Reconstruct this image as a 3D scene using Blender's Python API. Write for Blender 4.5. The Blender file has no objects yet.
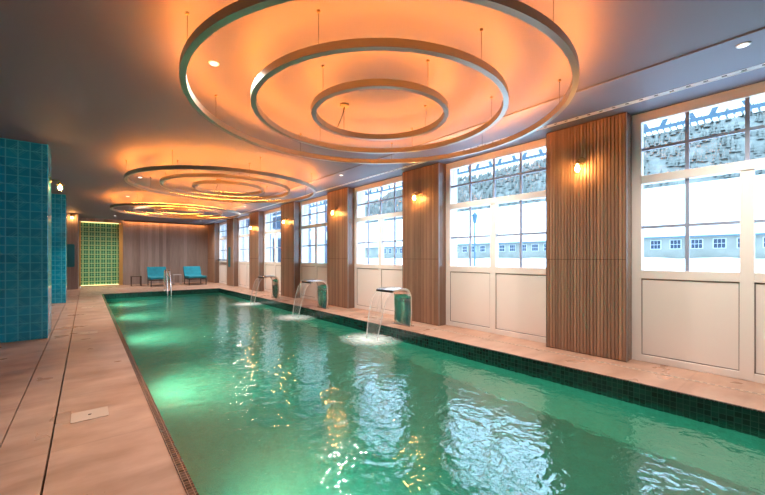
import bpy, bmesh, math, random
from math import pi, sin, cos, radians
from mathutils import Vector, Matrix
random.seed(7)
scene = bpy.context.scene
COL = scene.collection

# ------------------------------------------------------------------ camera, world, exposure
cam_data = bpy.data.cameras.new('camera')
cam = bpy.data.objects.new('camera', cam_data)
COL.objects.link(cam)
cam.location = (0, 0, 1.30)
cam.rotation_euler = (radians(90), 0, -math.atan2(296.5, 358.0))
cam_data.sensor_width = 36.0
cam_data.lens = 36.0 * 358.0 / 765.0
cam_data.shift_y = 10.5 / 765.0
cam_data.clip_start = 0.05
cam_data.clip_end = 600
scene.camera = cam

SKY = 2.1
world = bpy.data.worlds.new('overcast_sky')
scene.world = world
world.use_nodes = True
wn = world.node_tree.nodes
bg = wn['Background']
bg.inputs['Color'].default_value = (0.53, 0.75, 1.0, 1)
bg.inputs['Strength'].default_value = SKY

scene.view_settings.view_transform = 'Standard'
scene.view_settings.look = 'None'
scene.view_settings.gamma = 1.0
scene.view_settings.use_curve_mapping = False
scene.view_settings.exposure = 1.75
try:
    scene.cycles.sample_clamp_indirect = 6.0
    scene.cycles.max_bounces = 10
    scene.cycles.diffuse_bounces = 5
    scene.cycles.transparent_max_bounces = 24
    scene.cycles.use_denoising = True
except Exception:
    pass

E_LED = 42.0       # ring strips
E_BULB = 100.0      # wall lamp bulbs
E_POOL = 30.0
E_DOWN = 118.0      # recessed downlights (W)
# underwater lamps (W)
E_COVE = 12.0
E_NICHE = 1.5

# ------------------------------------------------------------------ material helpers
def mat(name):
    m = bpy.data.materials.new(name)
    m.use_nodes = True
    return m, m.node_tree.nodes, m.node_tree.links, m.node_tree.nodes['Principled BSDF']

def simple(name, col, rough=0.5, metal=0.0, bump=0.0, bscale=60.0, var=0.0, vscale=3.0, spec=None):
    m, n, l, b = mat(name)
    b.inputs['Base Color'].default_value = (*col, 1)
    b.inputs['Roughness'].default_value = rough
    b.inputs['Metallic'].default_value = metal
    if spec is not None:
        b.inputs['Specular IOR Level'].default_value = spec
    if bump or var:
        tc = n.new('ShaderNodeTexCoord')
    if var:
        nz = n.new('ShaderNodeTexNoise'); nz.inputs['Scale'].default_value = vscale; nz.inputs['Detail'].default_value = 5
        l.new(tc.outputs['Object'], nz.inputs['Vector'])
        r = n.new('ShaderNodeValToRGB')
        r.color_ramp.elements[0].position = 0.3; r.color_ramp.elements[1].position = 0.7
        r.color_ramp.elements[0].color = tuple(c * (1 - var) for c in col) + (1,)
        r.color_ramp.elements[1].color = tuple(min(1, c * (1 + var)) for c in col) + (1,)
        l.new(nz.outputs['Fac'], r.inputs['Fac']); l.new(r.outputs['Color'], b.inputs['Base Color'])
    if bump:
        nb = n.new('ShaderNodeTexNoise'); nb.inputs['Scale'].default_value = bscale
        l.new(tc.outputs['Object'], nb.inputs['Vector'])
        bp = n.new('ShaderNodeBump'); bp.inputs['Strength'].default_value = bump; bp.inputs['Distance'].default_value = 0.01
        l.new(nb.outputs['Fac'], bp.inputs['Height']); l.new(bp.outputs['Normal'], b.inputs['Normal'])
    return m

def emit(name, col, strength):
    m, n, l, b = mat(name)
    e = n.new('ShaderNodeEmission')
    e.inputs['Color'].default_value = (*col, 1); e.inputs['Strength'].default_value = strength
    l.new(e.outputs[0], n['Material Output'].inputs['Surface'])
    return m

def math_node(n, l, op, a, b=None, c=None):
    x = n.new('ShaderNodeMath'); x.operation = op
    for i, v in enumerate((a, b, c)):
        if v is None: continue
        if isinstance(v, (int, float)): x.inputs[i].default_value = v
        else: l.new(v, x.inputs[i])
    return x.outputs[0]

def mixc(n, l, fac, a, b):
    x = n.new('ShaderNodeMix'); x.data_type = 'RGBA'
    for s, v in ((x.inputs[0], fac), (x.inputs[6], a), (x.inputs[7], b)):
        if hasattr(v, 'links') or isinstance(v, bpy.types.NodeSocket): l.new(v, s)
        elif isinstance(v, (int, float)): s.default_value = v
        else: s.default_value = (*v, 1)
    return x.outputs[2]

def wood(name, dark, light, board, axis='Y', rough=0.42):
    """vertical timber boards: grain along Z, a tone of its own per board"""
    m, n, l, b = mat(name)
    tc = n.new('ShaderNodeTexCoord')
    sp = n.new('ShaderNodeSeparateXYZ'); l.new(tc.outputs['Object'], sp.inputs[0])
    idx = math_node(n, l, 'FLOOR', math_node(n, l, 'DIVIDE', sp.outputs[axis], board))
    wnz = n.new('ShaderNodeTexWhiteNoise'); wnz.noise_dimensions = '1D'; l.new(idx, wnz.inputs['W'])
    mp = n.new('ShaderNodeMapping'); mp.inputs['Scale'].default_value = (28, 28, 1.6)
    l.new(tc.outputs['Object'], mp.inputs['Vector'])
    nz = n.new('ShaderNodeTexNoise'); nz.inputs['Scale'].default_value = 1.0; nz.inputs['Detail'].default_value = 6; nz.inputs['Roughness'].default_value = 0.65
    nz.noise_dimensions = '4D'; l.new(idx, nz.inputs['W'])
    l.new(mp.outputs[0], nz.inputs['Vector'])
    f = math_node(n, l, 'ADD', math_node(n, l, 'MULTIPLY', wnz.outputs['Value'], 0.45), math_node(n, l, 'MULTIPLY', nz.outputs['Fac'], 0.75))
    f = math_node(n, l, 'SUBTRACT', f, 0.1)
    l.new(mixc(n, l, f, dark, light), b.inputs['Base Color'])
    b.inputs['Roughness'].default_value = rough
    bp = n.new('ShaderNodeBump'); bp.inputs['Strength'].default_value = 0.25; bp.inputs['Distance'].default_value = 0.004
    l.new(nz.outputs['Fac'], bp.inputs['Height']); l.new(bp.outputs['Normal'], b.inputs['Normal'])
    return m

def thin_glass(name, tint=(0.95, 0.98, 1.0), ior=1.45, rough=0.0):
    m, n, l, b = mat(name)
    t = n.new('ShaderNodeBsdfTransparent'); t.inputs['Color'].default_value = (*tint, 1)
    g = n.new('ShaderNodeBsdfGlossy'); g.inputs['Roughness'].default_value = rough
    fr = n.new('ShaderNodeFresnel')
    ge = n.new('ShaderNodeNewGeometry')          # both faces of a thin pane reflect alike
    l.new(math_node(n, l, 'ADD', math_node(n, l, 'MULTIPLY', ge.outputs['Backfacing'], 1.0 / ior - ior), ior), fr.inputs['IOR'])
    mx = n.new('ShaderNodeMixShader')
    l.new(fr.outputs[0], mx.inputs[0]); l.new(t.outputs[0], mx.inputs[1]); l.new(g.outputs[0], mx.inputs[2])
    l.new(mx.outputs[0], n['Material Output'].inputs['Surface'])
    return m

M = {}
M['white_paint'] = simple('white_paint', (0.82, 0.76, 0.71), 0.38)
M['panel_paint'] = simple('panel_paint', (0.82, 0.75, 0.70), 0.5, bump=0.08, bscale=180)
M['bar_paint'] = simple('bar_paint', (0.30, 0.34, 0.44), 0.4)
M['plaster'] = simple('plaster', (0.75, 0.72, 0.70), 0.8)
M['ceiling'] = simple('ceiling_paint', (0.145, 0.132, 0.165), 0.62, bump=0.1, bscale=140)
M['ceiling_strip'] = simple('ceiling_strip_paint', (0.19, 0.195, 0.26), 0.6)
M['dark'] = simple('dark_metal', (0.02, 0.018, 0.016), 0.45)
M['champagne'] = simple('champagne_metal', (0.33, 0.31, 0.26), 0.34, 0.85)
M['chrome'] = simple('chrome', (0.78, 0.78, 0.78), 0.12, 1.0)
M['steel'] = simple('polished_steel', (0.72, 0.70, 0.66), 0.16, 1.0, bump=0.05, bscale=9)
M['brass'] = simple('aged_brass', (0.36, 0.24, 0.12), 0.35, 1.0)
M['gold'] = simple('gold_trim', (0.62, 0.40, 0.14), 0.35, 0.7)
M['teal_fabric'] = simple('teal_fabric', (0.002, 0.19, 0.265), 0.85, bump=0.3, bscale=120, var=0.15, vscale=6)
M['teal_board'] = simple('teal_board', (0.004, 0.15, 0.19), 0.5)
M['brown_wood'] = simple('brown_wood', (0.07, 0.04, 0.028), 0.5)
M['grey_metal'] = simple('taupe_metal', (0.22, 0.17, 0.15), 0.45)
M['lid'] = simple('pale_lid', (0.52, 0.39, 0.30), 0.45)
M['white_plastic'] = simple('white_plastic', (0.8, 0.8, 0.8), 0.4)
M['column_wood'] = wood('column_wood', (0.14, 0.072, 0.046), (0.47, 0.275, 0.175), 0.0417, 'Y')
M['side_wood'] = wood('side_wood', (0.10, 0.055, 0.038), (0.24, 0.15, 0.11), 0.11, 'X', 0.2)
M['wall_wood'] = wood('wall_wood', (0.14, 0.095, 0.08), (0.43, 0.345, 0.31), 0.16, 'X')
M['glass'] = thin_glass('window_glass')
M['lamp_glass'] = thin_glass('lamp_glass', (1, 0.95, 0.86), 1.5)
M['led'] = emit('warm_led', (1.0, 0.275, 0.035), E_LED)
M['bulb'] = emit('warm_bulb', (1.0, 0.50, 0.16), E_BULB)
M['cove'] = emit('cove_led', (1.0, 0.36, 0.10), E_COVE)
M['niche_led'] = emit('niche_led', (1.0, 0.68, 0.28), E_NICHE)
M['spot_face'] = emit('spot_face', (1.0, 0.93, 0.85), 1.0)
M['pool_lens'] = emit('pool_lens', (0.12, 1.0, 0.80), 95.0)
M['snow'] = simple('snow', (0.86, 0.88, 0.90), 0.8, bump=0.4, bscale=1.2)
M['ext_wall'] = simple('ext_wall', (0.23, 0.235, 0.20), 0.8, var=0.15, vscale=0.8)
M['ext_white'] = simple('ext_white', (0.48, 0.47, 0.43), 0.8)
M['ext_glass'] = simple('ext_dark_glass', (0.012, 0.03, 0.06), 0.2)
M['ext_frame'] = simple('ext_frame', (0.5, 0.55, 0.6), 0.6)
M['ext_blue'] = simple('ext_blue_timber', (0.06, 0.12, 0.17), 0.7)

def stone_mat():
    m, n, l, b = mat('deck_stone')
    tc = n.new('ShaderNodeTexCoord')
    sp = n.new('ShaderNodeSeparateXYZ'); l.new(tc.outputs['Object'], sp.inputs[0])
    nz = n.new('ShaderNodeTexNoise'); nz.inputs['Scale'].default_value = 1.3; nz.inputs['Detail'].default_value = 8; nz.inputs['Roughness'].default_value = 0.6
    mp = n.new('ShaderNodeMapping'); mp.inputs['Scale'].default_value = (1.0, 2.6, 1)
    mp.inputs['Rotation'].default_value = (0, 0, 0.35)
    l.new(tc.outputs['Object'], mp.inputs['Vector']); l.new(mp.outputs[0], nz.inputs['Vector'])
    r = n.new('ShaderNodeValToRGB')
    e = r.color_ramp.elements
    e[0].position = 0.30; e[0].color = (0.32, 0.180, 0.118, 1)
    e[1].position = 0.72; e[1].color = (0.53, 0.335, 0.245, 1)
    l.new(nz.outputs['Fac'], r.inputs['Fac'])
    # cross joints between slabs: every 1.2 m along Y
    def line(sock, off, period, w):
        a = math_node(n, l, 'ADD', sock, off + 100 * period)
        fr = math_node(n, l, 'MODULO', a, period)
        return math_node(n, l, 'LESS_THAN', fr, w)
    g1 = math_node(n, l, 'MULTIPLY', line(sp.outputs['Y'], 0.35, 1.2, 0.02), 0.14)
    l.new(mixc(n, l, g1, r.outputs['Color'], (0.10, 0.06, 0.045)), b.inputs['Base Color'])
    n2 = n.new('ShaderNodeTexNoise'); n2.inputs['Scale'].default_value = 2.2; n2.inputs['Detail'].default_value = 4
    l.new(tc.outputs['Object'], n2.inputs['Vector'])
    mr = n.new('ShaderNodeMapRange'); mr.inputs[1].default_value = 0.3; mr.inputs[2].default_value = 0.7; mr.inputs[3].default_value = 0.24; mr.inputs[4].default_value = 0.5
    l.new(n2.outputs['Fac'], mr.inputs[0]); l.new(mr.outputs[0], b.inputs['Roughness'])
    bp = n.new('ShaderNodeBump'); bp.inputs['Strength'].default_value = 0.12; bp.inputs['Distance'].default_value = 0.01
    l.new(nz.outputs['Fac'], bp.inputs['Height']); l.new(bp.outputs['Normal'], b.inputs['Normal'])
    return m
M['stone'] = stone_mat()

def mosaic(name, base, grout, size, rough=0.15, var=0.5):
    """small square mosaic on any axis-aligned face"""
    m, n, l, b = mat(name)
    tc = n.new('ShaderNodeTexCoord')
    sp = n.new('ShaderNodeSeparateXYZ'); l.new(tc.outputs['Object'], sp.inputs[0])
    geo = n.new('ShaderNodeNewGeometry')
    sn = n.new('ShaderNodeSeparateXYZ'); l.new(geo.outputs['True Normal'], sn.inputs[0])
    gs = None; cells = []
    for ax in 'XYZ':
        q = math_node(n, l, 'DIVIDE', math_node(n, l, 'ADD', sp.outputs[ax], 50.0), size)
        fr = math_node(n, l, 'FRACT', q)
        cells.append(math_node(n, l, 'FLOOR', q))
        d = math_node(n, l, 'LESS_THAN', fr, 0.12)
        keep = math_node(n, l, 'LESS_THAN', math_node(n, l, 'ABSOLUTE', sn.outputs[ax]), 0.7)
        d = math_node(n, l, 'MULTIPLY', d, keep)
        gs = d if gs is None else math_node(n, l, 'MAXIMUM', gs, d)
    cb = n.new('ShaderNodeCombineXYZ')
    for i in range(3): l.new(cells[i], cb.inputs[i])
    w = n.new('ShaderNodeTexWhiteNoise'); w.noise_dimensions = '3D'; l.new(cb.outputs[0], w.inputs['Vector'])
    lo = tuple(c * (1 - var) for c in base); hi = tuple(min(1, c * (1 + var)) for c in base)
    l.new(mixc(n, l, gs, mixc(n, l, w.outputs['Value'], lo, hi), grout), b.inputs['Base Color'])
    b.inputs['Roughness'].default_value = rough
    return m
M['waterline'] = mosaic('waterline_mosaic', (0.006, 0.045, 0.035), (0.03, 0.09, 0.075), 0.05)
M['edge_mosaic'] = mosaic('edge_mosaic', (0.055, 0.038, 0.03), (0.22, 0.17, 0.14), 0.03)
M['pool_tile'] = mosaic('pool_tile', (0.04, 0.32, 0.27), (0.055, 0.36, 0.30), 0.05, 0.4, 0.12)

def teal_tile():
    """square glazed teal tiles, 0.136 m, with incised diamonds over every other crossing"""
    m, n, l, b = mat('teal_glazed_tile')
    S = 0.136
    tc = n.new('ShaderNodeTexCoord')
    sp = n.new('ShaderNodeSeparateXYZ'); l.new(tc.outputs['Object'], sp.inputs[0])
    geo = n.new('ShaderNodeNewGeometry')
    sn = n.new('ShaderNodeSeparateXYZ'); l.new(geo.outputs['True Normal'], sn.inputs[0])
    facex = math_node(n, l, 'GREATER_THAN', math_node(n, l, 'ABSOLUTE', sn.outputs['X']), 0.5)
    # u = X on the front face, Y on the side face
    inv = math_node(n, l, 'SUBTRACT', 1.0, facex)
    u = math_node(n, l, 'ADD', math_node(n, l, 'MULTIPLY', sp.outputs['X'], inv), math_node(n, l, 'MULTIPLY', sp.outputs['Y'], facex))
    uu = math_node(n, l, 'ADD', math_node(n, l, 'DIVIDE', u, S), 200.0)
    vv = math_node(n, l, 'ADD', math_node(n, l, 'DIVIDE', sp.outputs['Z'], S), 200.0)
    def edge(q, w):
        f = math_node(n, l, 'FRACT', q)
        d = math_node(n, l, 'MINIMUM', f, math_node(n, l, 'SUBTRACT', 1.0, f))
        return math_node(n, l, 'LESS_THAN', d, w)
    grid = math_node(n, l, 'MAXIMUM', edge(uu, 0.05), edge(vv, 0.045))
    def cen(q):   # -1..1 around every even crossing
        f = math_node(n, l, 'FRACT', math_node(n, l, 'ADD', math_node(n, l, 'DIVIDE', q, 2.0), 0.5))
        return math_node(n, l, 'ABSOLUTE', math_node(n, l, 'SUBTRACT', math_node(n, l, 'MULTIPLY', f, 2.0), 1.0))
    d1 = math_node(n, l, 'ADD', cen(uu), cen(vv))
    def band(c, w):
        return math_node(n, l, 'LESS_THAN', math_node(n, l, 'ABSOLUTE', math_node(n, l, 'SUBTRACT', d1, c)), w)
    dia = math_node(n, l, 'MAXIMUM', band(0.52, 0.07), band(0.78, 0.04))
    cb = n.new('ShaderNodeCombineXYZ')
    l.new(math_node(n, l, 'FLOOR', uu), cb.inputs[0]); l.new(math_node(n, l, 'FLOOR', vv), cb.inputs[1])
    w = n.new('ShaderNodeTexWhiteNoise'); w.noise_dimensions = '2D'; l.new(cb.outputs[0], w.inputs['Vector'])
    c0 = mixc(n, l, w.outputs['Value'], (0.002, 0.22, 0.36), (0.004, 0.33, 0.52))
    c1 = mixc(n, l, math_node(n, l, 'MULTIPLY', dia, 0.6), c0, (0.06, 0.46, 0.58))
    c2 = mixc(n, l, math_node(n, l, 'MULTIPLY', grid, 0.7), c1, (0.09, 0.55, 0.68))
    l.new(c2, b.inputs['Base Color'])
    b.inputs['Roughness'].default_value = 0.16
    nz = n.new('ShaderNodeTexNoise'); nz.inputs['Scale'].default_value = 14
    l.new(tc.outputs['Object'], nz.inputs['Vector'])
    h = math_node(n, l, 'SUBTRACT', math_node(n, l, 'MULTIPLY', nz.outputs['Fac'], 0.5), math_node(n, l, 'ADD', grid, math_node(n, l, 'MULTIPLY', dia, 0.5)))
    bp = n.new('ShaderNodeBump'); bp.inputs['Strength'].default_value = 0.35; bp.inputs['Distance'].default_value = 0.006
    l.new(h, bp.inputs['Height']); l.new(bp.outputs['Normal'], b.inputs['Normal'])
    return m
M['teal_tile'] = teal_tile()

def niche_tile():
    """green ceramic screen: square cells with a pale rim and four dark petals round a pale cross"""
    m, n, l, b = mat('green_ceramic')
    S = 0.21
    tc = n.new('ShaderNodeTexCoord')
    sp = n.new('ShaderNodeSeparateXYZ'); l.new(tc.outputs['Object'], sp.inputs[0])
    def c(ax):
        f = math_node(n, l, 'FRACT', math_node(n, l, 'ADD', math_node(n, l, 'DIVIDE', sp.outputs[ax], S), 100.0))
        return math_node(n, l, 'ABSOLUTE', math_node(n, l, 'SUBTRACT', math_node(n, l, 'MULTIPLY', f, 2.0), 1.0))
    a, d = c('X'), c('Z')
    # petals: centres at (+-0.42, +-0.42)
    px = math_node(n, l, 'ABSOLUTE', math_node(n, l, 'SUBTRACT', a, 0.41)); pz = math_node(n, l, 'ABSOLUTE', math_node(n, l, 'SUBTRACT', d, 0.40))
    petal = math_node(n, l, 'LESS_THAN', math_node(n, l, 'MAXIMUM', px, pz), 0.31)
    rim = math_node(n, l, 'GREATER_THAN', math_node(n, l, 'MAXIMUM', a, d), 0.86)
    nz = n.new('ShaderNodeTexNoise'); nz.inputs['Scale'].default_value = 2.0
    l.new(tc.outputs['Object'], nz.inputs['Vector'])
    base = mixc(n, l, nz.outputs['Fac'], (0.20, 0.62, 0.30), (0.34, 0.80, 0.44))
    c1 = mixc(n, l, petal, base, (0.012, 0.11, 0.045))
    c2 = mixc(n, l, rim, c1, (0.36, 0.48, 0.20))
    l.new(c2, b.inputs['Base Color'])
    b.inputs['Roughness'].default_value = 0.25
    bp = n.new('ShaderNodeBump'); bp.inputs['Strength'].default_value = 0.5; bp.inputs['Distance'].default_value = 0.02; bp.invert = True
    l.new(petal, bp.inputs['Height']); l.new(bp.outputs['Normal'], b.inputs['Normal'])
    return m
M['niche_tile'] = niche_tile()

JETS = [(3.98, 5.16), (3.98, 8.25), (4.0, 11.55)]   # where the falling water lands
def water_mat():
    m, n, l, b = mat('pool_water')
    tc = n.new('ShaderNodeTexCoord')
    def noise(s, d, sx=1.0, sy=1.0):
        mp = n.new('ShaderNodeMapping'); mp.inputs['Scale'].default_value = (sx, sy, 1)
        l.new(tc.outputs['Object'], mp.inputs['Vector'])
        x = n.new('ShaderNodeTexNoise'); x.inputs['Scale'].default_value = s; x.inputs['Detail'].default_value = d; x.inputs['Distortion'].default_value = 0.6
        l.new(mp.outputs[0], x.inputs['Vector']); return x.outputs['Fac']
    n1, n2 = noise(3.6, 2), noise(13.0, 2)
    sp = n.new('ShaderNodeSeparateXYZ'); l.new(tc.outputs['Object'], sp.inputs[0])
    near = None
    for jx, jy in JETS:
        dx = math_node(n, l, 'SUBTRACT', sp.outputs['X'], jx); dy = math_node(n, l, 'MULTIPLY', math_node(n, l, 'SUBTRACT', sp.outputs['Y'], jy), 0.9)
        r = math_node(n, l, 'SQRT', math_node(n, l, 'ADD', math_node(n, l, 'MULTIPLY', dx, dx), math_node(n, l, 'MULTIPLY', dy, dy)))
        near = r if near is None else math_node(n, l, 'MINIMUM', near, r)
    mr = n.new('ShaderNodeMapRange'); mr.inputs[1].default_value = 0.1; mr.inputs[2].default_value = 1.3; mr.inputs[3].default_value = 1.0; mr.inputs[4].default_value = 0.0
    l.new(near, mr.inputs[0])
    h = math_node(n, l, 'ADD', math_node(n, l, 'MULTIPLY', n1, 0.7), math_node(n, l, 'MULTIPLY', n2, 0.22))
    h = math_node(n, l, 'ADD', h, math_node(n, l, 'MULTIPLY', math_node(n, l, 'MULTIPLY', mr.outputs[0], noise(16, 3)), 0.6))
    bp = n.new('ShaderNodeBump'); bp.inputs['Strength'].default_value = 1.0; bp.inputs['Distance'].default_value = 0.022
    l.new(h, bp.inputs['Height'])
    rf = n.new('ShaderNodeBsdfRefraction'); rf.inputs['IOR'].default_value = 1.33; rf.inputs['Roughness'].default_value = 0.0
    rf.inputs['Color'].default_value = (0.60, 0.98, 0.90, 1)
    gl = n.new('ShaderNodeBsdfGlossy'); gl.inputs['Roughness'].default_value = 0.015
    fr = n.new('ShaderNodeFresnel'); fr.inputs['IOR'].default_value = 2.2
    for x in (rf, gl, fr): l.new(bp.outputs['Normal'], x.inputs['Normal'])
    mx = n.new('ShaderNodeMixShader')
    l.new(fr.outputs[0], mx.inputs[0]); l.new(rf.outputs[0], mx.inputs[1]); l.new(gl.outputs[0], mx.inputs[2])
    # white foam where the jets fall in
    df = n.new('ShaderNodeBsdfDiffuse'); df.inputs['Color'].default_value = (0.75, 0.86, 0.84, 1)
    foam = math_node(n, l, 'MULTIPLY', mr.outputs[0], mr.outputs[0])
    foam = math_node(n, l, 'MULTIPLY', foam, math_node(n, l, 'ADD', noise(11, 5), 0.55))
    fm = n.new('ShaderNodeMapRange'); fm.inputs[1].default_value = 0.36; fm.inputs[2].default_value = 1.05; fm.inputs[4].default_value = 0.75
    l.new(foam, fm.inputs[0])
    m2 = n.new('ShaderNodeMixShader')
    l.new(fm.outputs[0], m2.inputs[0]); l.new(mx.outputs[0], m2.inputs[1]); l.new(df.outputs[0], m2.inputs[2])
    l.new(m2.outputs[0], n['Material Output'].inputs['Surface'])
    return m
M['water'] = water_mat()

def jet_mat(name, lo, hi):
    m, n, l, b = mat(name)
    tc = n.new('ShaderNodeTexCoord')
    mp = n.new('ShaderNodeMapping'); mp.inputs['Scale'].default_value = (2, 22, 0.6)
    l.new(tc.outputs['Object'], mp.inputs['Vector'])
    nz = n.new('ShaderNodeTexNoise'); nz.inputs['Scale'].default_value = 1.0; nz.inputs['Detail'].default_value = 3
    l.new(mp.outputs[0], nz.inputs['Vector'])
    mr = n.new('ShaderNodeMapRange'); mr.inputs[1].default_value = 0.42; mr.inputs[2].default_value = 0.8; mr.inputs[3].default_value = lo; mr.inputs[4].default_value = hi
    l.new(nz.outputs['Fac'], mr.inputs[0])
    t = n.new('ShaderNodeBsdfTransparent'); t.inputs['Color'].default_value = (0.97, 0.98, 0.98, 1)
    g = n.new('ShaderNodeBsdfPrincipled'); g.inputs['Base Color'].default_value = (0.85, 0.86, 0.86, 1); g.inputs['Roughness'].default_value = 0.1
    mx = n.new('ShaderNodeMixShader')
    l.new(mr.outputs[0], mx.inputs[0]); l.new(t.outputs[0], mx.inputs[1]); l.new(g.outputs[0], mx.inputs[2])
    l.new(mx.outputs[0], n['Material Output'].inputs['Surface'])
    return m
M['jet'] = jet_mat('falling_water', 0.12, 0.30)
M['jet_edge'] = jet_mat('falling_stream', 0.35, 0.75)

def forest_mat():
    m, n, l, b = mat('hazy_snowy_conifers')
    tc = n.new('ShaderNodeTexCoord')
    nz = n.new('ShaderNodeTexNoise'); nz.inputs['Scale'].default_value = 0.5; nz.inputs['Detail'].default_value = 6; nz.inputs['Roughness'].default_value = 0.7
    l.new(tc.outputs['Object'], nz.inputs['Vector'])
    r = n.new('ShaderNodeValToRGB'); e = r.color_ramp.elements
    e[0].position = 0.35; e[0].color = (0.11, 0.125, 0.11, 1)  # pale low-contrast tones: snow dusting plus distance haze painted into the colour
    e[1].position = 0.66; e[1].color = (0.20, 0.21, 0.185, 1)
    l.new(nz.outputs['Fac'], r.inputs['Fac']); l.new(r.outputs['Color'], b.inputs['Base Color'])
    b.inputs['Roughness'].default_value = 0.9
    return m
M['forest'] = forest_mat()

# ------------------------------------------------------------------ mesh helpers
class MB:
    def __init__(s): s.v, s.f, s.sm = [], [], []
    def add(s, vs, fs, smooth=False):
        o = len(s.v); s.v += [tuple(v) for v in vs]; s.f += [tuple(i + o for i in f) for f in fs]; s.sm += [smooth] * len(fs); return s
    def box(s, x0, x1, y0, y1, z0, z1):
        vs = [(x, y, z) for x in (x0, x1) for y in (y0, y1) for z in (z0, z1)]
        return s.add(vs, [(0, 1, 3, 2), (4, 6, 7, 5), (0, 4, 5, 1), (2, 3, 7, 6), (0, 2, 6, 4), (1, 5, 7, 3)])
    def prism(s, pts, axis, a0, a1, smooth=False):
        """closed polygon pts (2D) swept along an axis"""
        n = len(pts)
        def P(p, a):
            return {'X': (a, p[0], p[1]), 'Y': (p[0], a, p[1]), 'Z': (p[0], p[1], a)}[axis]
        vs = [P(p, a0) for p in pts] + [P(p, a1) for p in pts]
        s.add(vs, [tuple(range(n))[::-1], tuple(range(n, 2 * n))])
        s.add(vs, [(i, (i + 1) % n, n + (i + 1) % n, n + i) for i in range(n)], smooth)
        return s
    def tube(s, pts, r, seg=12, cap=True):
        pts = [Vector(p) for p in pts]; rings = []
        up = None
        for i, p in enumerate(pts):
            t = (pts[min(i + 1, len(pts) - 1)] - pts[max(i - 1, 0)]).normalized()
            if up is None:
                up = Vector((0, 0, 1)) if abs(t.z) < 0.9 else Vector((1, 0, 0))
            a = t.cross(up)
            if a.length < 1e-5: a = t.cross(Vector((0, 1, 0)))
            a.normalize(); b_ = a.cross(t).normalized(); up = b_
            rr = r[i] if isinstance(r, (list, tuple)) else r
            rings.append([p + rr * (cos(2 * pi * k / seg) * a + sin(2 * pi * k / seg) * b_) for k in range(seg)])
        vs = [v for q in rings for v in q]; fs = []
        for i in range(len(rings) - 1):
            for k in range(seg):
                fs.append((i * seg + k, i * seg + (k + 1) % seg, (i + 1) * seg + (k + 1) % seg, (i + 1) * seg + k))
        s.add(vs, fs, True)
        if cap: s.add(vs, [tuple(range(seg))[::-1], tuple(range(len(vs) - seg, len(vs)))])
        return s
    def lathe(s, prof, c=(0, 0, 0), seg=24, closed=False, axis='Z'):
        vs, fs = [], []
        for r, z in prof:
            for k in range(seg):
                a = 2 * pi * k / seg
                p = (r * cos(a), r * sin(a), z)
                if axis == 'X': p = (z, r * cos(a), r * sin(a))
                if axis == 'Y': p = (r * sin(a), z, r * cos(a))
                vs.append((p[0] + c[0], p[1] + c[1], p[2] + c[2]))
        m = len(prof)
        for i in range(m if closed else m - 1):
            j = (i + 1) % m
            for k in range(seg):
                fs.append((i * seg + k, i * seg + (k + 1) % seg, j * seg + (k + 1) % seg, j * seg + k))
        s.add(vs, fs, not closed or seg > 40)
        if not closed:
            s.add(vs, [tuple(range(seg))[::-1], tuple(range((m - 1) * seg, m * seg))])
        return s
    def build(s, name, m, parent=None, loc=None, bevel=0.0, subsurf=0):
        me = bpy.data.meshes.new(name); me.from_pydata(s.v, [], s.f)
        bm = bmesh.new(); bm.from_mesh(me)
        bmesh.ops.remove_doubles(bm, verts=bm.verts, dist=1e-6)
        bmesh.ops.recalc_face_normals(bm, faces=bm.faces)
        bm.to_mesh(me); bm.free()
        if len(me.polygons) == len(s.sm):
            me.polygons.foreach_set('use_smooth', s.sm)
        o = bpy.data.objects.new(name, me); COL.objects.link(o)
        me.materials.append(m)
        if parent: o.parent = parent
        if loc: o.location = loc
        if bevel:
            b = o.modifiers.new('bevel', 'BEVEL'); b.width = bevel; b.segments = 2; b.limit_method = 'ANGLE'
        if subsurf:
            b = o.modifiers.new('sub', 'SUBSURF'); b.levels = subsurf; b.render_levels = subsurf
        return o

def tag(o, label=None, cat=None, group=None, kind=None):
    if label: o['label'] = label
    if cat: o['category'] = cat
    if group: o['group'] = group
    if kind: o['kind'] = kind
    return o

def empty(name, loc=(0, 0, 0), rz=0.0):
    o = bpy.data.objects.new(name, None); COL.objects.link(o)
    o.location = loc; o.rotation_euler = (0, 0, rz); o.empty_display_size = 0.1
    return o

def copy_tree(o, parent=None):
    c = o.copy(); COL.objects.link(c)
    if parent: c.parent = parent
    for ch in list(o.children):
        copy_tree(ch, c)
    return c

# ------------------------------------------------------------------ dimensions
H = 3.14                       # ceiling
XW = 5.40                      # inner plane of the window wall
XC = 5.18                      # front of the timber columns
YF = 21.4                      # far wall
YB = -3.0                      # wall behind the camera
XL = -3.2                      # left wall
PX0, PX1, PY0, PY1 = 0.47, 4.40, -2.0, 16.3   # pool opening
WZ = -0.17                     # water level
PITCH = 3.084
COLY = [1.5 + PITCH * i for i in range(-1, 7)]  # near edges of the columns (first one out of frame)

# ------------------------------------------------------------------ floor and pool shell
f = MB()
for (a, b) in ((XL, -0.460), (-0.450, -0.196), (-0.184, PX0)):
    f.box(a, b, YB, YF, -0.15, 0)
f.box(PX0, PX1, YB, PY0, -0.15, 0); f.box(PX0, PX1, PY1, YF, -0.15, 0); f.box(PX1, 5.8, YB, YF, -0.15, 0)
tag(f.build('floor', M['stone']), 'beige stone pool deck with dark slot joints', kind='structure')
f = MB(); f.box(-0.6, 0.0, YB, YF, -0.19, -0.152); tag(f.build('trim_2', M['dark']), 'dark slot under the deck joints', kind='structure')

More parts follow.
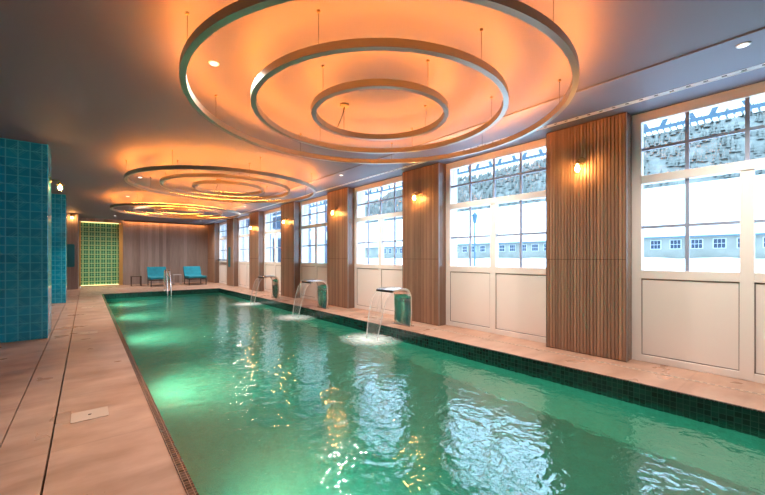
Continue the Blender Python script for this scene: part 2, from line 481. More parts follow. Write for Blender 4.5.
p = MB()
t = 0.2; D = -1.37
p.box(PX0 - t, PX0, PY0 - t, PY1 + t, D, -0.30); p.box(PX1, PX1 + t, PY0 - t, PY1 + t, D, -0.30)
p.box(PX0, PX1, PY0 - t, PY0, D, -0.30); p.box(PX0, PX1, PY1, PY1 + t, D, -0.30)
p.box(PX0 - t, PX1 + t, PY0 - t, PY1 + t, D - 0.1, D)
basin = p.build('pool_basin', M['pool_tile']); tag(basin, 'long green mosaic swimming pool basin', kind='structure')
wl = MB()
wl.box(PX0 - 0.02, PX0 + 0.004, PY0, PY1, -0.32, -0.004); wl.box(PX1 - 0.004, PX1 + 0.02, PY0, PY1, -0.32, -0.004)
wl.box(PX0, PX1, PY0 - 0.02, PY0 + 0.004, -0.32, -0.004); wl.box(PX0, PX1, PY1 - 0.004, PY1 + 0.02, -0.32, -0.004)
wl.build('waterline_band', M['waterline'], basin)
ed = MB(); e = 0.045
ed.box(PX0 - e, PX0 + 0.006, PY0 - e, PY1 + e, -0.004, 0.005); ed.box(PX1 - 0.006, PX1 + 0.02, PY0 - e, PY1 + e, -0.004, 0.005)
ed.box(PX0, PX1, PY0 - e, PY0 + 0.006, -0.004, 0.005); ed.box(PX0, PX1, PY1 - 0.006, PY1 + e, -0.004, 0.005)
ed.build('edge_border', M['edge_mosaic'], basin)
w = MB(); w.add([(PX0, PY0, WZ), (PX1, PY0, WZ), (PX1, PY1, WZ), (PX0, PY1, WZ)], [(0, 1, 2, 3)])
water = w.build('pool_water', M['water'])
tag(water, 'rippled green water filling the long indoor pool', 'water', kind='stuff')

# ------------------------------------------------------------------ ceiling and walls
c = MB(); c.box(XL, 5.8, YB, YF + 0.3, H, H + 0.2)
tag(c.build('ceiling', M['ceiling']), 'dark matt ceiling', kind='structure')
c = MB(); c.box(4.17, 4.90, YB, YF, H - 0.012, H); c.box(4.985, 5.8, YB, YF, H - 0.012, H)
tag(c.build('trim_1', M['ceiling_strip']), 'paler ceiling strip along the windows', kind='structure')
c = MB(); c.box(XL - 0.2, XL, YB, YF + 0.3, 0, H)
tag(c.build('wall_left', M['plaster']), kind='structure')
c = MB(); c.box(XL, 5.8, YB - 0.2, YB, 0, H)
tag(c.build('wall_back', M['plaster']), kind='structure')
c = MB(); c.box(XL, -0.24, YF, YF + 0.2, 0, H); c.box(1.28, 5.8, YF, YF + 0.2, 0, H); c.box(-0.24, 1.28, YF + 0.1, YF + 0.2, 0, H); c.box(-0.24, 1.28, YF, YF + 0.1, 3.0, H)
tag(c.build('wall_far', M['wall_wood']), 'far wall clad in brown vertical timber boards', kind='structure')
c = MB()
for y in COLY:
    c.box(XW, 5.75, y, y + 1.0, 0, H)
c.box(XW, 5.75, YB, COLY[0], 0, H); c.box(XW, 5.75, COLY[-1] + 1.0, YF + 0.2, 0, H)
c.box(XW, 5.75, YB, YF, H, H + 0.5)
tag(c.build('wall_right', M['plaster']), kind='structure')

# timber columns between the windows: fluted front in an upper and a lower panel
def column(y, y1=None):
    y1 = y1 or y + 1.0
    root = empty('column', (0, 0, 0)); root['kind'] = 'structure'
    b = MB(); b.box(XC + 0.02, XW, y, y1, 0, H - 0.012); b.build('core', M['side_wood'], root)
    n = round((y1 - y) / 0.0417); s = (y1 - y) / n
    for nm, z0, z1 in (('lower_panel', 0.012, 1.276), ('upper_panel', 1.284, H - 0.03)):
        pts = [(XC + 0.022, y)]
        for i in range(n):
            a = y + i * s
            pts += [(XC + 0.012, a + 0.001), (XC, a + 0.006), (XC, a + s - 0.006), (XC + 0.012, a + s - 0.001)]
        pts += [(XC + 0.022, y1)]
        q = MB(); q.prism(pts, 'Z', z0, z1); q.build(nm, M['column_wood'], root)
    q = MB(); q.box(XC - 0.002, XC + 0.03, y - 0.006, y, 0, H - 0.02); q.box(XC - 0.002, XC + 0.03, y1, y1 + 0.006, 0, H - 0.02)
    q.build('edge_trim', M['grey_metal'], root)
    return root
for i, y in enumerate(COLY):
    r = column(y, YF if i == len(COLY) - 1 else None)

# windows: painted timber frame, upper transom of four lights, two lower lights with bars, two panels below
def window(k, y0, y1):
    root = empty('window_%d' % k, (XW, (y0 + y1) / 2, 0)); root['kind'] = 'structure'
    L = y1 - y0; h = L / 2
    X0, X1 = 0.0, 0.10
    fr = MB()
    for a, b in ((-h, -h + 0.10), (h - 0.10, h)): fr.box(X0, X1, a, b, 0, H - 0.012)
    fr.box(X0, X1, -h + 0.10, h - 0.10, 3.01, H - 0.012)
    fr.box(X0 - 0.012, X1, -h + 0.10, h - 0.10, 2.233, 2.335)
    fr.box(X0, X1, -0.053, 0.053, 0, 2.233)
    for a, b in ((-h + 0.10, -0.053), (0.053, h - 0.10)):
        fr.box(X0, X1, a, b, 1.04, 1.147); fr.box(X0, X1, a, b, 0, 0.085)
    fr.build('window_frame', M['white_paint'], root, bevel=0.006)
    g = MB()
    q = (h - 0.10 + 0.053) / 2
    for s in (-1, 1):
        g.box(0.03, 0.06, s * q - 0.018, s * q + 0.018, 1.147, 2.233)
        lo, hi = sorted((s * 0.053, s * (h - 0.10)))
        g.box(0.032, 0.058, lo, hi, 1.670, 1.704)
    for y in (-q, 0, q): g.box(0.03, 0.06, y - 0.018, y + 0.018, 2.335, 3.01)
    g.box(0.032, 0.058, -h + 0.10, h - 0.10, 2.653, 2.687)
    g.build('glazing_bar', M['bar_paint'], root)
    b_ = MB()
    for lo, hi in ((-h + 0.10, -0.053), (0.053, h - 0.10)):
        pn = MB(); pn.box(0.012, 0.05, lo, hi, 0.085, 1.04)
        pl = pn.build('lower_panel', M['panel_paint'], root)
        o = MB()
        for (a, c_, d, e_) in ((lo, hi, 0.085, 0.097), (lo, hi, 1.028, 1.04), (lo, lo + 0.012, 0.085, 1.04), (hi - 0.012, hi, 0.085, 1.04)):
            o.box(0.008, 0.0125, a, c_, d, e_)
        o.build('painted_groove_shade', M['grey_metal'], pl)  # dark strips on the panel face, groove shade done by colour
        pa = MB(); pa.box(0.042, 0.048, lo, hi, 1.147, 2.233); pa.build('pane', M['glass'], root)
    pa = MB(); pa.box(0.042, 0.048, -h + 0.10, h - 0.10, 2.335, 3.01); pa.build('pane', M['glass'], root)
    return root
WY = [(COLY[i] + 1.0, COLY[i + 1]) for i in range(7)]
for k, (a, b) in enumerate(WY): window(k + 1, a, b)

# tiled piers at the left
def pier(x1, y0, y1, label):
    b = MB(); b.box(-2.6, x1, y0, y1, 0, H)
    o = b.build('column', M['teal_tile'], bevel=0.012); o['kind'] = 'structure'; o['label'] = label
pier(-0.474, 7.92, 8.69, 'nearest teal tiled pier by the deck')
pier(-0.45, 13.86, 14.63, 'farther teal tiled pier by the deck')
b = MB(); b.box(-2.6, -0.25, 19.5, YF, 0, H); o = b.build('column', M['wall_wood']); o['kind'] = 'structure'; o['label'] = 'timber clad pier beside the green niche'

# ------------------------------------------------------------------ lit green niche
nr = empty('niche', (0.52, YF, 0)); tag(nr, 'glowing green tiled niche in a gold frame on the far wall', 'niche')
b = MB(); b.box(-0.72, 0.70, 0.02, 0.06, 0.06, 2.96); b.build('tile_screen', M['niche_tile'], nr)
b = MB(); b.box(-0.76, -0.70, -0.10, 0.06, 0, 3.0); b.box(0.70, 0.85, -0.14, -0.002, 0, 3.0); b.box(0.70, 0.755, -0.002, 0.06, 0, 3.0); b.box(-0.70, 0.70, -0.04, 0.06, 2.97, 3.0); b.box(-0.70, 0.70, -0.10, 0.06, 0, 0.03)
b.build('gold_frame', M['gold'], nr, bevel=0.004)
b = MB(); b.box(-0.69, 0.69, -0.045, 0.0, 0.03, 0.045); b.build('light_strip', M['niche_led'], nr)
b = MB(); b.box(-0.69, 0.69, -0.035, -0.005, 2.955, 2.969); b.build('light_strip', M['niche_led'], nr)

# ------------------------------------------------------------------ ring pendants
RINGS = (('outer', 1.89, 8, 0), ('middle', 1.315, 6, 30), ('inner', 0.73, 4, 0))
ZB, ZT = 2.81, 2.875
def ring(r, nw, off):
    root = empty('ring_pendant')
    w = 0.05
    b = MB(); seg = 160
    b.lathe([(r, ZB), (r, ZT), (r - 0.012, ZT), (r - 0.012, ZT - 0.018), (r - w + 0.012, ZT - 0.018), (r - w + 0.012, ZT), (r - w, ZT), (r - w, ZB)], seg=seg, closed=True)
    hs = b.build('ring_housing', M['champagne'], root)
    hs.data.polygons.foreach_set('use_smooth', [False] * len(hs.data.polygons))
    b = MB(); rm = r - w / 2
    b.lathe([(rm + 0.012 * cos(pi * k / 6), ZT - 0.008 + 0.013 * sin(pi * k / 6)) for k in range(7)], seg=seg, closed=True)
    b.build('led_strip', M['led'], root)
    for k in range(nw):
        a = radians(off + 360 / nw * k); x, y = (r - w / 2) * cos(a), (r - w / 2) * sin(a)
        b = MB(); b.tube([(x, y, ZT - 0.012), (x, y, H - 0.01)], 0.0022, 6); wi = b.build('suspension_wire', M['dark'], root)
        b = MB(); b.lathe([(0.010, H - 0.018), (0.013, H - 0.015), (0.013, H)], (x, y, 0), 14); b.build('ceiling_cap', M['brass'], wi)
    if r < 1:
        b = MB(); b.tube([(-0.06, 0.60, H - 0.02), (-0.07, 0.63, H - 0.12), (-0.12, 0.66, ZT)], 0.005, 8); pc = b.build('power_cable', M['dark'], root)
        b = MB(); b.lathe([(0.05, H - 0.025), (0.055, H - 0.02), (0.055, H)], (-0.06, 0.60, 0), 20); b.build('ceiling_cap', M['brass'], pc)
    return root
GN = ('nearest ring chandelier over the pool', 'second ring chandelier along the pool', 'farthest ring chandelier, by the far wall')
SZ = {'outer': 'large outer hoop', 'middle': 'middle hoop', 'inner': 'small inner hoop'}
for nm, r, nw, off in RINGS:
    proto = ring(r, nw, off)
    for i, yc in enumerate((3.0, 8.3, 13.7)):
        o = proto if i == 0 else copy_tree(proto)
        o.location = (2.45, yc, 0)
        tag(o, 'champagne metal %s of the %s' % (SZ[nm], GN[i]), 'ceiling light', 'concentric ring lights over the pool')

# ------------------------------------------------------------------ ceiling: downlights, slot diffuser, cove light
def downlight():
    root = empty('downlight')
    b = MB(); b.lathe([(0.032, -0.004), (0.046, -0.006), (0.048, 0.0)], (0, 0, 0), 28); b.build('bezel', M['white_plastic'], root)
    b = MB(); b.lathe([(0.001, -0.0085), (0.031, -0.0085), (0.031, -0.003)], (0, 0, 0), 28); b.build('lamp_face', M['spot_face'], root)
    return root
DL = [(4.34, 0.39, 'white recessed downlight in the pale strip above the nearest window'),
      (4.33, 3.58, 'white recessed downlight in the pale strip above the second window'),
      (4.33, 6.66, 'white recessed downlight in the pale strip above the third window'),
      (4.36, 12.95, 'white recessed downlight in the pale strip above the fifth window'),
      (4.35, 16.1, 'white recessed downlight in the pale strip above the last glazed door'),
      (4.35, 19.3, 'white recessed downlight in the far corner above the corner lounge chair'),
      (0.93, 3.62, 'white recessed downlight inside the big hoop of the nearest ring light'),
      (0.95, 9.81, 'white recessed downlight inside the big hoop of the second ring light'),
      (0.96, 13.08, 'white recessed downlight between the second and farthest ring lights'),
      (0.97, 19.42, 'white recessed downlight in front of the green niche')]
d0 = downlight()
ld = bpy.data.lights.new('downlight_beam', 'SPOT'); ld.energy = E_DOWN; ld.color = (1.0, 0.90, 0.81); ld.spot_size = radians(150); ld.spot_blend = 1.0; ld.shadow_soft_size = 0.04
lo = bpy.data.objects.new('downlight_beam', ld); COL.objects.link(lo); lo.parent = d0; lo.location = (0, 0, -0.02)
for i, (x, y, lb) in enumerate(DL):
    o = d0 if i == 0 else copy_tree(d0)
    o.location = (x, y, H - (0.012 if x > 4 else 0)); tag(o, lb, 'downlight', 'recessed ceiling downlights')
sl = empty('air_diffuser', (4.943, 9, H)); tag(sl, 'long narrow slot diffuser in the ceiling beside the windows', 'air vent')
b = MB(); b.box(-0.043, -0.030, -11.9, 12.3, -0.016, 0); b.box(0.030, 0.042, -11.9, 12.3, -0.016, 0); b.build('slot_frame', M['white_plastic'], sl)
b = MB(); b.box(-0.03, 0.03, -11.9, 12.3, -0.004, 0.0); b.build('dark_slot', M['dark'], sl)
b = MB()
y = -11.9
while y < 12.2:
    b.box(-0.012, 0.012, y, y + 0.10, -0.014, -0.006); y += 0.14
b.build('deflector', M['white_plastic'], sl)
cv = empty('cove_light', (3.23, YF, H)); tag(cv, 'thin orange light strip along the top of the far timber wall', 'light strip')
b = MB(); b.box(-1.82, 1.82, -0.14, -0.13, -0.07, 0); b.build('profile', M['dark'], cv)
b = MB(); b.box(-1.80, 1.80, -0.12, -0.09, -0.03, -0.012); b.build('led_strip', M['cove'], cv)

# ------------------------------------------------------------------ wall lamps
def wall_lamp():
    """origin on the wall, arm pointing along -X"""
    root = empty('wall_lamp')
    b = MB(); b.lathe([(0.001, 0.0), (0.05, 0.0), (0.05, -0.015), (0.035, -0.022), (0.001, -0.022)], (0, 0, 0.07), 20, axis='X'); b.build('back_plate', M['brass'], root)
    b = MB(); b.tube([(-0.01, 0, 0.07), (-0.07, 0, 0.075), (-0.115, 0, 0.07), (-0.13, 0, 0.05), (-0.13, 0, 0.03)], 0.009, 10); b.build('arm', M['brass'], root)
    b = MB(); b.lathe([(0.001, 0.045), (0.022, 0.04), (0.026, 0.02), (0.062, 0.008), (0.064, 0.0), (0.022, 0.004)], (-0.13, 0, 0), 24); b.build('cap', M['brass'], root)
    b = MB(); b.lathe([(0.035, 0.0), (0.05, -0.03), (0.052, -0.07), (0.044, -0.105), (0.02, -0.12), (0.001, -0.122)], (-0.13, 0, 0), 24); b.build('glass_shade', M['lamp_glass'], root)
    b = MB(); b.lathe([(0.004, 0.0), (0.014, -0.012), (0.028, -0.045), (0.026, -0.07), (0.012, -0.085), (0.001, -0.088)], (-0.13, 0, 0), 18); b.build('bulb', M['bulb'], root)
    return root
wl0 = wall_lamp(); first = True
WLN = ('nearest', 'second', 'third', 'fourth', 'fifth')
for i in range(5):
    o = wl0 if i == 0 else copy_tree(wl0)
    o.location = (XC, COLY[i + 1] + 0.52, 2.545)
    tag(o, 'brass wall lamp with glowing bulb on the %s timber column' % WLN[i], 'wall lamp', 'brass wall lamps')
for loc, rz, lb in (((-0.474, 8.3, 2.56), pi, 'brass wall lamp with glowing bulb on the side of the nearest teal tiled pier'),
                    ((-0.44, 19.5, 3.0), pi / 2, 'brass wall lamp glowing on the timber pier beside the green niche')):
    o = copy_tree(wl0); o.location = loc; o.rotation_euler = (0, 0, rz); tag(o, lb, 'wall lamp', 'brass wall lamps')

# ------------------------------------------------------------------ water fountains
def blade_profile():
    """centre line in XZ: up from the deck, over, out to the lip"""
    pts = [(0.0, 0.0), (0.012, 0.12), (0.018, 0.26), (0.012, 0.40)]
    cx, cz, R = -0.17, 0.53, 0.185
    for k in range(0, 9):
        a = radians(-8 + 104 * k / 8)
        pts.append((cx + R * cos(a) * 1.0, cz + R * sin(a)))
    pts += [(-0.30, 0.712), (-0.40, 0.70), (-0.46, 0.688)]
    return pts
def fountain():
    root = empty('water_fountain')
    c_ = [Vector((x, z)) for x, z in blade_profile()]
    inner, outer = [], []
    for i, q in enumerate(c_):
        t_ = (c_[min(i + 1, len(c_) - 1)] - c_[max(i - 1, 0)]).normalized(); nrm = Vector((t_.y, -t_.x))
        th = 0.024
        inner.append(q - nrm * th); outer.append(q + nrm * th)
    W = 0.235
    b = MB()
    n = len(c_)
    vs = [(v.x, s * W, v.y) for s in (-1, 1) for v in (outer + inner)]
    m2 = 2 * n; fs = []
    for i in range(n - 1):
        fs += [(i, i + 1, m2 + i + 1, m2 + i), (n + i, m2 + n + i, m2 + n + i + 1, n + i + 1)]
        fs += [(i, n + i, n + i + 1, i + 1), (m2 + i, m2 + i + 1, m2 + n + i + 1, m2 + n + i)]
    fs += [(n - 1, m2 + n - 1, m2 + 2 * n - 1, 2 * n - 1)]
    b.add(vs, fs, True)
    o = b.build('blade', M['steel'], root, bevel=0.004)
    o.modifiers['bevel'].harden_normals = False
    b = MB(); b.box(-0.478, -0.452, -W + 0.01, W - 0.01, 0.668, 0.70); b.build('spout_lip', M['dark'], root)
    b = MB(); b.box(-0.06, 0.06, -W - 0.03, W + 0.03, 0.0, 0.012); b.build('base_plate', M['steel'], root, bevel=0.003)
    for sy in (-1, 1):
        b = MB(); b.lathe([(0.012, 0.0), (0.012, 0.008), (0.001, 0.011)], (0.045, sy * (W + 0.015), 0.012), 10); b.build('bolt', M['steel'], root)
    return root
FX = 4.74
FT = [(5.11, 'nearest'), (8.18, 'middle'), (11.22, 'farthest')]
f0 = fountain()
for i, (y, nm) in enumerate(FT):
    o = f0 if i == 0 else copy_tree(f0)
    o.location = (FX, y, 0); tag(o, '%s of the three arched steel pool fountains on the deck' % nm, 'fountain', 'arched steel pool fountains')
def jet(x_lip, y, x_hit, nm):
    z0 = 0.655; b = MB(); W = 0.215; N, K = 18, 12
    def P(s, u):   # s 0..1 down the fall, u -1..1 across
        x = x_lip + (x_hit - x_lip) * math.sqrt(s) ; z = z0 + (WZ - z0) * s
        return (x, y + u * W * (1 - 0.28 * s ** 1.5), z)
    for th in (0.0,):
        vs = [P(i / N, -1 + 2 * k / K) for i in range(N + 1) for k in range(K + 1)]
        vs2 = [(v[0] - 0.004, v[1], v[2]) for v in vs]
        fs = [(i * (K + 1) + k, i * (K + 1) + k + 1, (i + 1) * (K + 1) + k + 1, (i + 1) * (K + 1) + k) for i in range(N) for k in range(K)]
        b.add(vs, fs, True)
    o = b.build('water_curtain', M['jet'])
    for s in (-1, 1):
        e_ = MB(); e_.tube([P(i / N, s) for i in range(N + 1)], [0.005 + 0.006 * i / N for i in range(N + 1)], 8); e_.build('edge_stream', M['jet_edge'], o)
    tag(o, 'thin curtain of water falling from the %s pool fountain' % nm, 'falling water', 'water falling from the fountains', kind='thing')
for (y, nm), (jx, jy) in zip(FT, JETS): jet(FX - 0.488, y, jx, nm)

# ------------------------------------------------------------------ loungers, tables, handrail
def lounger():
    """faces -Y, back towards the wall; origin on the floor under the seat"""
    root = empty('lounge_chair')
    W = 0.39
    prof = [(-0.76, 0.39), (-0.74, 0.43), (-0.2, 0.425), (0.18, 0.42), (0.30, 0.46), (0.42, 0.62), (0.55, 0.86), (0.585, 0.88),
            (0.63, 0.86), (0.62, 0.80), (0.50, 0.56), (0.36, 0.36), (0.22, 0.31), (-0.2, 0.315), (-0.74, 0.325), (-0.76, 0.35)]
    b = MB(); b.prism(prof, 'X', -W, W); o = b.build('cushion', M['teal_fabric'], root, bevel=0.02)
    b = MB(); b.box(-W, -W + 0.03, -0.72, 0.40, 0.26, 0.30); b.box(W - 0.03, W, -0.72, 0.40, 0.26, 0.30); b.box(-W, W, -0.72, -0.68, 0.26, 0.30); b.box(-W, W, 0.36, 0.40, 0.26, 0.30)
    for x in (-W + 0.015, W - 0.015): b.tube([(x, 0.30, 0.27), (x, 0.45, 0.42), (x, 0.62, 0.78)], 0.014, 8)
    b.build('seat_frame', M['dark'], root)
    for x in (-W + 0.02, W - 0.02):
        for y in (-0.69, 0.37):
            b = MB(); b.box(x - 0.018, x + 0.018, y - 0.018, y + 0.018, 0, 0.27); b.build('leg', M['dark'], root)
    return root
l0 = lounger()
l0.location = (2.63, 19.75, 0); l0.rotation_euler = (0, 0, radians(0))
tag(l0, 'teal padded lounge chair behind the chrome handrail at the far wall', 'lounge chair', 'teal lounge chairs by the far wall')
l1 = copy_tree(l0); l1.location = (4.17, 19.75, 0)
tag(l1, 'teal padded lounge chair in the far corner near the windows', 'lounge chair', 'teal lounge chairs by the far wall')
def side_table(m, W, h):
    root = empty('side_table')
    b = MB(); b.box(-W, W, -W, W, h - 0.03, h); b.build('table_top', m, root, bevel=0.004)
    for x in (-1, 1):
        for y in (-1, 1):
            b = MB(); b.box(x * W - 0.015 - x * 0.016, x * W + 0.015 - x * 0.016, y * W - 0.015 - y * 0.016, y * W + 0.015 - y * 0.016, 0, h - 0.03); b.build('leg', m, root)
    for x in (-1, 1):
        b = MB(); b.box(x * (W - 0.016) - 0.01, x * (W - 0.016) + 0.01, -W + 0.03, W - 0.03, 0.03, 0.055); b.build('stretcher', m, root)
    
    return root
s0 = side_table(simple('pale_taupe_metal', (0.42, 0.36, 0.34), 0.4), 0.17, 0.50); s0.location = (3.42, 19.85, 0)
tag(s0, 'small taupe side table standing between the two teal lounge chairs', 'side table', 'side tables by the loungers')
s1 = side_table(M['brown_wood'], 0.20, 0.46); s1.location = (1.80, 20.2, 0)
tag(s1, 'small dark brown side table against the timber wall near the niche', 'side table', 'side tables by the loungers')

hr = empty('pool_handrail', (2.42, 16.3, 0)); tag(hr, 'chrome pool ladder handrail at the far end of the pool', 'handrail')
for x in (0.0, 0.12):
    pts = [(x, 0.32, 0.0), (x, 0.32, 0.62)]
    for k in range(1, 9):
        a = pi - pi * 0.78 * k / 8
        pts.append((x, 0.12 + 0.20 * cos(a), 0.62 + 0.20 * sin(a)) if False else (x, 0.32 - 0.20 * (1 - cos(pi * 0.72 * k / 8)), 0.62 + 0.20 * sin(pi * 0.72 * k / 8)))
    pts += [(x, -0.28, 0.28), (x, -0.40, -0.05), (x, -0.42, -0.6)]
    b = MB(); b.tube(pts, 0.024, 12); b.build('rail', M['chrome'], hr)
    b = MB(); b.lathe([(0.05, 0.0), (0.05, 0.012), (0.025, 0.025)], (x, 0.32, 0), 18); b.build('flange', M['chrome'], hr)

# ------------------------------------------------------------------ deck fittings
def lid():
    root = empty('skimmer_lid')
    b = MB(); b.box(-0.12, 0.12, -0.115, 0.115, 0.0, 0.006); b.build('cover', M['lid'], root, bevel=0.002)
    b = MB(); b.lathe([(0.012, 0.006), (0.012, 0.0075), (0.001, 0.0075)], (0, 0, 0), 12); b.build('finger_hole', M['dark'], root)
    return root
k0 = lid()
for i, (x, y, nm) in enumerate(((0.025, 3.83, 'nearest the camera'), (0.04, 8.05, 'beside the nearest teal pier'), (0.03, 12.2, 'short of the farther teal pier'))):
    o = k0 if i == 0 else copy_tree(k0); o.location = (x, y, 0)
    tag(o, 'pale square skimmer lid set in the stone deck, %s' % nm, 'skimmer lid', 'skimmer lids in the deck')
gr = empty('drain_grate', (4.95, 8.5, 0)); tag(gr, 'long thin dotted drain grate in the deck under the windows', 'drain')
b = MB(); b.box(-0.022, 0.022, -10, 8.4, 0.0, 0.003); b.build('strip', M['lid'], gr)
b = MB(); y = -9.95
while y < 8.3:
    b.box(-0.010, 0.010, y, y + 0.035, 0.003, 0.0042); y += 0.06
b.build('slot', M['grey_metal'], gr)

# teal boards
def board(name, label, loc, rz, W, Hh):
    """board on a wall facing -Y locally"""
    root = empty(name, loc, rz); tag(root, label, 'sign')
    pts = []
    r = 0.05
    for cx_, cz_, a0 in ((W - r, Hh - r, 0), (-W + r, Hh - r, 90), (-W + r, -Hh + r, 180), (W - r, -Hh + r, 270)):
        for k in range(5):
            a = radians(a0 + 22.5 * k); pts.append((cx_ + r * cos(a), cz_ + r * sin(a)))
    b = MB(); b.prism(pts, 'Y', -0.03, -0.008); b.build('panel', M['teal_board'], root)
    for z in (-Hh * 0.7, Hh * 0.7):
        b = MB(); b.lathe([(0.012, -0.008), (0.012, 0.0)], (0, 0, z), 10, axis='Y'); b.build('spacer', M['chrome'], root)
board('sign_board', 'tall teal board with rounded corners on the timber pier by the niche', (-0.52, 19.5, 1.4), 0, 0.16, 0.47)
board('sign_board', 'narrow upright teal board on the sixth timber column along the windows', (XC, COLY[6] + 0.55, 1.35), -pi / 2, 0.13, 0.47)

# exit door fittings on the last window: push bar and closer
pb = empty('push_bar', (XW, WY[6][0] + 1.04, 1.2)); tag(pb, 'dark horizontal push bar across the last glazed door by the far wall', 'push bar')
b = MB(); b.tube([(-0.09, -0.9, 0), (-0.09, 0.9, 0)], 0.03, 10); b.build('bar', M['dark'], pb)
for y in (-0.85, 0.85):
    b = MB(); b.box(-0.10, 0.0, y - 0.03, y + 0.03, -0.045, 0.045); b.build('bracket', M['dark'], pb)
dc = empty('door_closer', (XW, WY[6][0] + 1.04, 2.29)); tag(dc, 'pale box shaped door closer above the last glazed door', 'door closer')
b = MB(); b.box(-0.09, -0.012, -0.25, 0.25, -0.05, 0.06); b.build('body', M['white_paint'], dc, bevel=0.01)
b = MB(); b.tube([(-0.06, 0.2, 0.06), (-0.20, -0.1, 0.075), (-0.06, -0.42, 0.075)], 0.012, 8); b.build('arm', M['grey_metal'], dc)

# ------------------------------------------------------------------ underwater lamps in the left pool wall
def pool_lamp():
    root = empty('pool_lamp')
    b = MB(); b.lathe([(0.13, 0.0), (0.13, 0.02), (0.10, 0.03), (0.10, 0.012)], (0, 0, 0), 28, axis='X'); b.build('rim', M['chrome'], root)
    b = MB(); b.lathe([(0.001, 0.02), (0.098, 0.018), (0.098, 0.0)], (0, 0, 0), 28, axis='X'); b.build('lens', M['pool_lens'], root)
    ld = bpy.data.lights.new('pool_lamp_light', 'SPOT'); ld.energy = E_POOL * 4; ld.color = (1.0, 0.34, 0.22); ld.spot_size = radians(120); ld.spot_blend = 1.0; ld.shadow_soft_size = 0.08
    lo = bpy.data.objects.new('pool_lamp_light', ld); COL.objects.link(lo); lo.parent = root; lo.location = (0.06, 0, 0)
    lo.rotation_euler = (0, radians(-58), 0)
    return root
pl0 = pool_lamp()
for i, (y, nm) in enumerate(((-0.6, 'nearest end'), (2.6, 'beside the nearest deck lid'), (5.75, 'short of the nearest teal pier'), (9.1, 'past the nearest teal pier'), (12.2, 'beside the farthest deck lid'), (15.2, 'far end'))):
    o = pl0 if i == 0 else copy_tree(pl0); o.location = (PX0 + 0.002, y, -0.65)
    tag(o, 'round underwater lamp in the deck side pool wall, %s' % nm, 'pool lamp', 'underwater pool lamps')

# ------------------------------------------------------------------ outside: snow, long building, wing, canopy, hill
g = MB(); g.box(5.75, 140, -60, 140, -0.6, -0.15)
tag(g.build('ground', M['snow']), 'snow covered ground outside the windows', kind='structure')
BX = 45.0
# ploughed bank in front of the building
vs, fs = [], []; N = 60
for i in range(N + 1):
    y = -25 + 100 * i / N
    prof = [(BX - 9, -0.3), (BX - 6.5, 0.55), (BX - 4.5, 0.95), (BX - 2.5, 1.2), (BX - 0.9, 1.27), (BX - 0.8, -0.3)]
    for (x, z) in prof: vs.append((x + random.uniform(-.15, .15), y, z + (random.uniform(-.12, .12) if z > 0 else 0)))
k = 6
for i in range(N):
    for j in range(k - 1): fs.append((i * k + j, i * k + j + 1, (i + 1) * k + j + 1, (i + 1) * k + j))
b = MB(); b.add(vs, fs, True); o = b.build('snow_bank', M['snow']); tag(o, 'snow bank heaped along the foot of the long building', 'snow', kind='stuff')

bd = empty('outbuilding', (BX, 0, 0)); tag(bd, 'long low blue grey building with a thick snowy roof outside the windows', 'building')
b = MB(); b.box(0, 13, -22, 70, 0, 3.45); b.build('wall', M['ext_wall'], bd)
b = MB(); b.prism([(-0.5, 3.42), (-0.5, 3.70), (6.2, 9.5), (7.2, 9.6), (13.5, 3.7), (13.5, 3.42)], 'Y', -23, 71); b.build('snow_roof', M['snow'], bd)
b = MB(); b.box(-0.55, -0.45, -23, 71, 3.30, 3.44); b.build('gutter', M['ext_blue'], bd)
for i in range(38):
    y = -4 + 1.6 * i
    b = MB(); b.box(-0.05, 0.0, y - 0.46, y + 0.46, 2.18, 3.12); fr_ = b.build('window', M['ext_frame'], bd)
    b = MB()
    for a in range(3):
        for c_ in range(2):
            b.box(-0.06, -0.04, y - 0.40 + a * 0.275, y - 0.40 + a * 0.275 + 0.245, 2.24 + c_ * 0.43, 2.24 + c_ * 0.43 + 0.39)
    b.build('pane', M['ext_glass'], fr_)

wg = empty('hotel_wing', (6.2, 22.5, 0)); tag(wg, 'pale blue rendered wing of the hotel beyond the far windows', 'building')
b = MB(); b.box(0, 10.6, 0, 12, -0.2, 10); b.build('wall', M['ext_white'], wg)
for x in (0.8, 2.9, 5.0, 7.1, 9.2):
    for z0, z1 in ((0.3, 2.6), (3.2, 5.6), (6.2, 8.6)):
        b = MB(); b.box(x, x + 0.9, -0.06, 0.0, z0, z1); wf = b.build('window', M['ext_blue'], wg)
        b = MB(); b.box(x + 0.07, x + 0.43, -0.075, -0.055, z0 + 0.07, z1 - 0.07); b.box(x + 0.47, x + 0.83, -0.075, -0.055, z0 + 0.07, z1 - 0.07); b.build('pane', M['ext_glass'], wf)
b = MB(); b.box(-0.3, 11.0, -0.5, 12, 10, 10.5); b.build('snow_roof', M['snow'], wg)

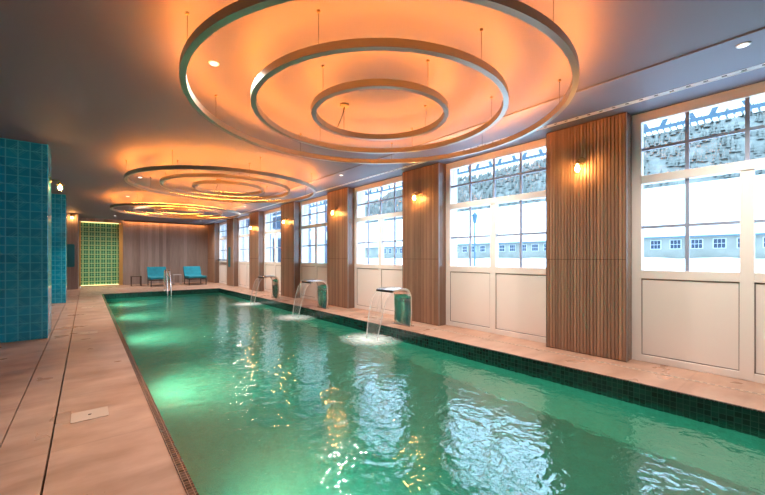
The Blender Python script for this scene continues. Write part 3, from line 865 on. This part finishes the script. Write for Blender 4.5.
# ornate eaves valance outside
cn = empty('eaves_canopy', (0, 0, 0)); tag(cn, 'blue timber canopy with a cut out valance and icicles above the windows', 'canopy')
Y0, Y1 = -5.0, 20.0
b = MB(); b.box(7.46, 7.52, Y0, Y1, 3.46, 3.53); b.box(7.46, 7.52, Y0, Y1, 3.74, 3.80)
y = Y0; i = 0
while y < Y1:
    b.prism([(y, 3.52), (y + 0.07, 3.52), (y + 0.17, 3.75), (y + 0.09, 3.75)] if i % 2 == 0 else [(y + 0.10, 3.52), (y + 0.17, 3.52), (y + 0.08, 3.75), (y, 3.75)], 'X', 7.47, 7.51)
    y += 0.31; i += 1
b.build('valance', M['ext_blue'], cn)
b = MB(); y = Y0
while y < Y1:
    b.box(7.44, 7.54, y, y + 0.055, 3.43, 3.462); y += 0.085
b.build('icicle_fringe', M['snow'], cn)
y = Y0
while y < Y1:
    b = MB(); b.prism([(5.75, 3.95), (7.5, 3.78), (7.5, 3.84), (5.75, 4.05)], 'Y', y, y + 0.08); b.build('rafter', M['ext_blue'], cn); y += 1.54
lp = empty('street_lamp', (18.5, 13.4, -0.15)); tag(lp, 'dark slim lamp post in the snow outside the second window', 'street lamp')
b = MB(); b.tube([(0, 0, 0), (0, 0, 0.5), (0, 0, 3.6)], [0.09, 0.06, 0.045], 10); b.build('post', M['ext_blue'], lp)
b = MB(); b.lathe([(0.06, 3.6), (0.10, 3.66), (0.16, 4.05), (0.20, 4.06), (0.04, 4.26), (0.01, 4.34)], (0, 0, 0), 6); b.build('lantern', M['ext_blue'], lp)

# hillside and its conifers
def hz(x, y):
    return max(0.0, (x - 66) * 0.70) * (1 + 0.06 * sin(y * 0.07)) + 1.2 * sin(x * 0.11 + y * 0.13)
vs, fs = [], []; NX, NY = 16, 40
for i in range(NX + 1):
    for j in range(NY + 1):
        x = 60 + 66 * i / NX; y = -70 + 230 * j / NY
        vs.append((x, y, min(hz(x, y), 33) - 0.5))
for i in range(NX):
    for j in range(NY):
        a = i * (NY + 1) + j; fs.append((a, a + 1, a + NY + 2, a + NY + 1))
b = MB(); b.add(vs, fs, True); tag(b.build('hill', M['forest']), 'wooded hillside above the long building', kind='structure')
b = MB()
for i in range(5200):
    x = random.uniform(64, 122); y = random.uniform(-30, 130)
    z = min(hz(x, y), 33) - 0.6; hh = random.uniform(1.4, 2.7); r = hh * 0.26
    sg = 7
    for t0, t1, rr in ((0.1, 0.55, 1.0), (0.35, 0.8, 0.72), (0.6, 1.0, 0.45)):
        a0 = random.uniform(0, 6)
        vv = [(x + r * rr * cos(a0 + 2 * pi * q / sg), y + r * rr * sin(a0 + 2 * pi * q / sg), z + hh * t0) for q in range(sg)] + [(x, y, z + hh * t1)]
        b.add(vv, [(q, (q + 1) % sg, sg) for q in range(sg)])
o = b.build('forest', M['forest']); tag(o, 'snow dusted conifer forest with painted haze covering the hillside outside', 'forest', kind='stuff')
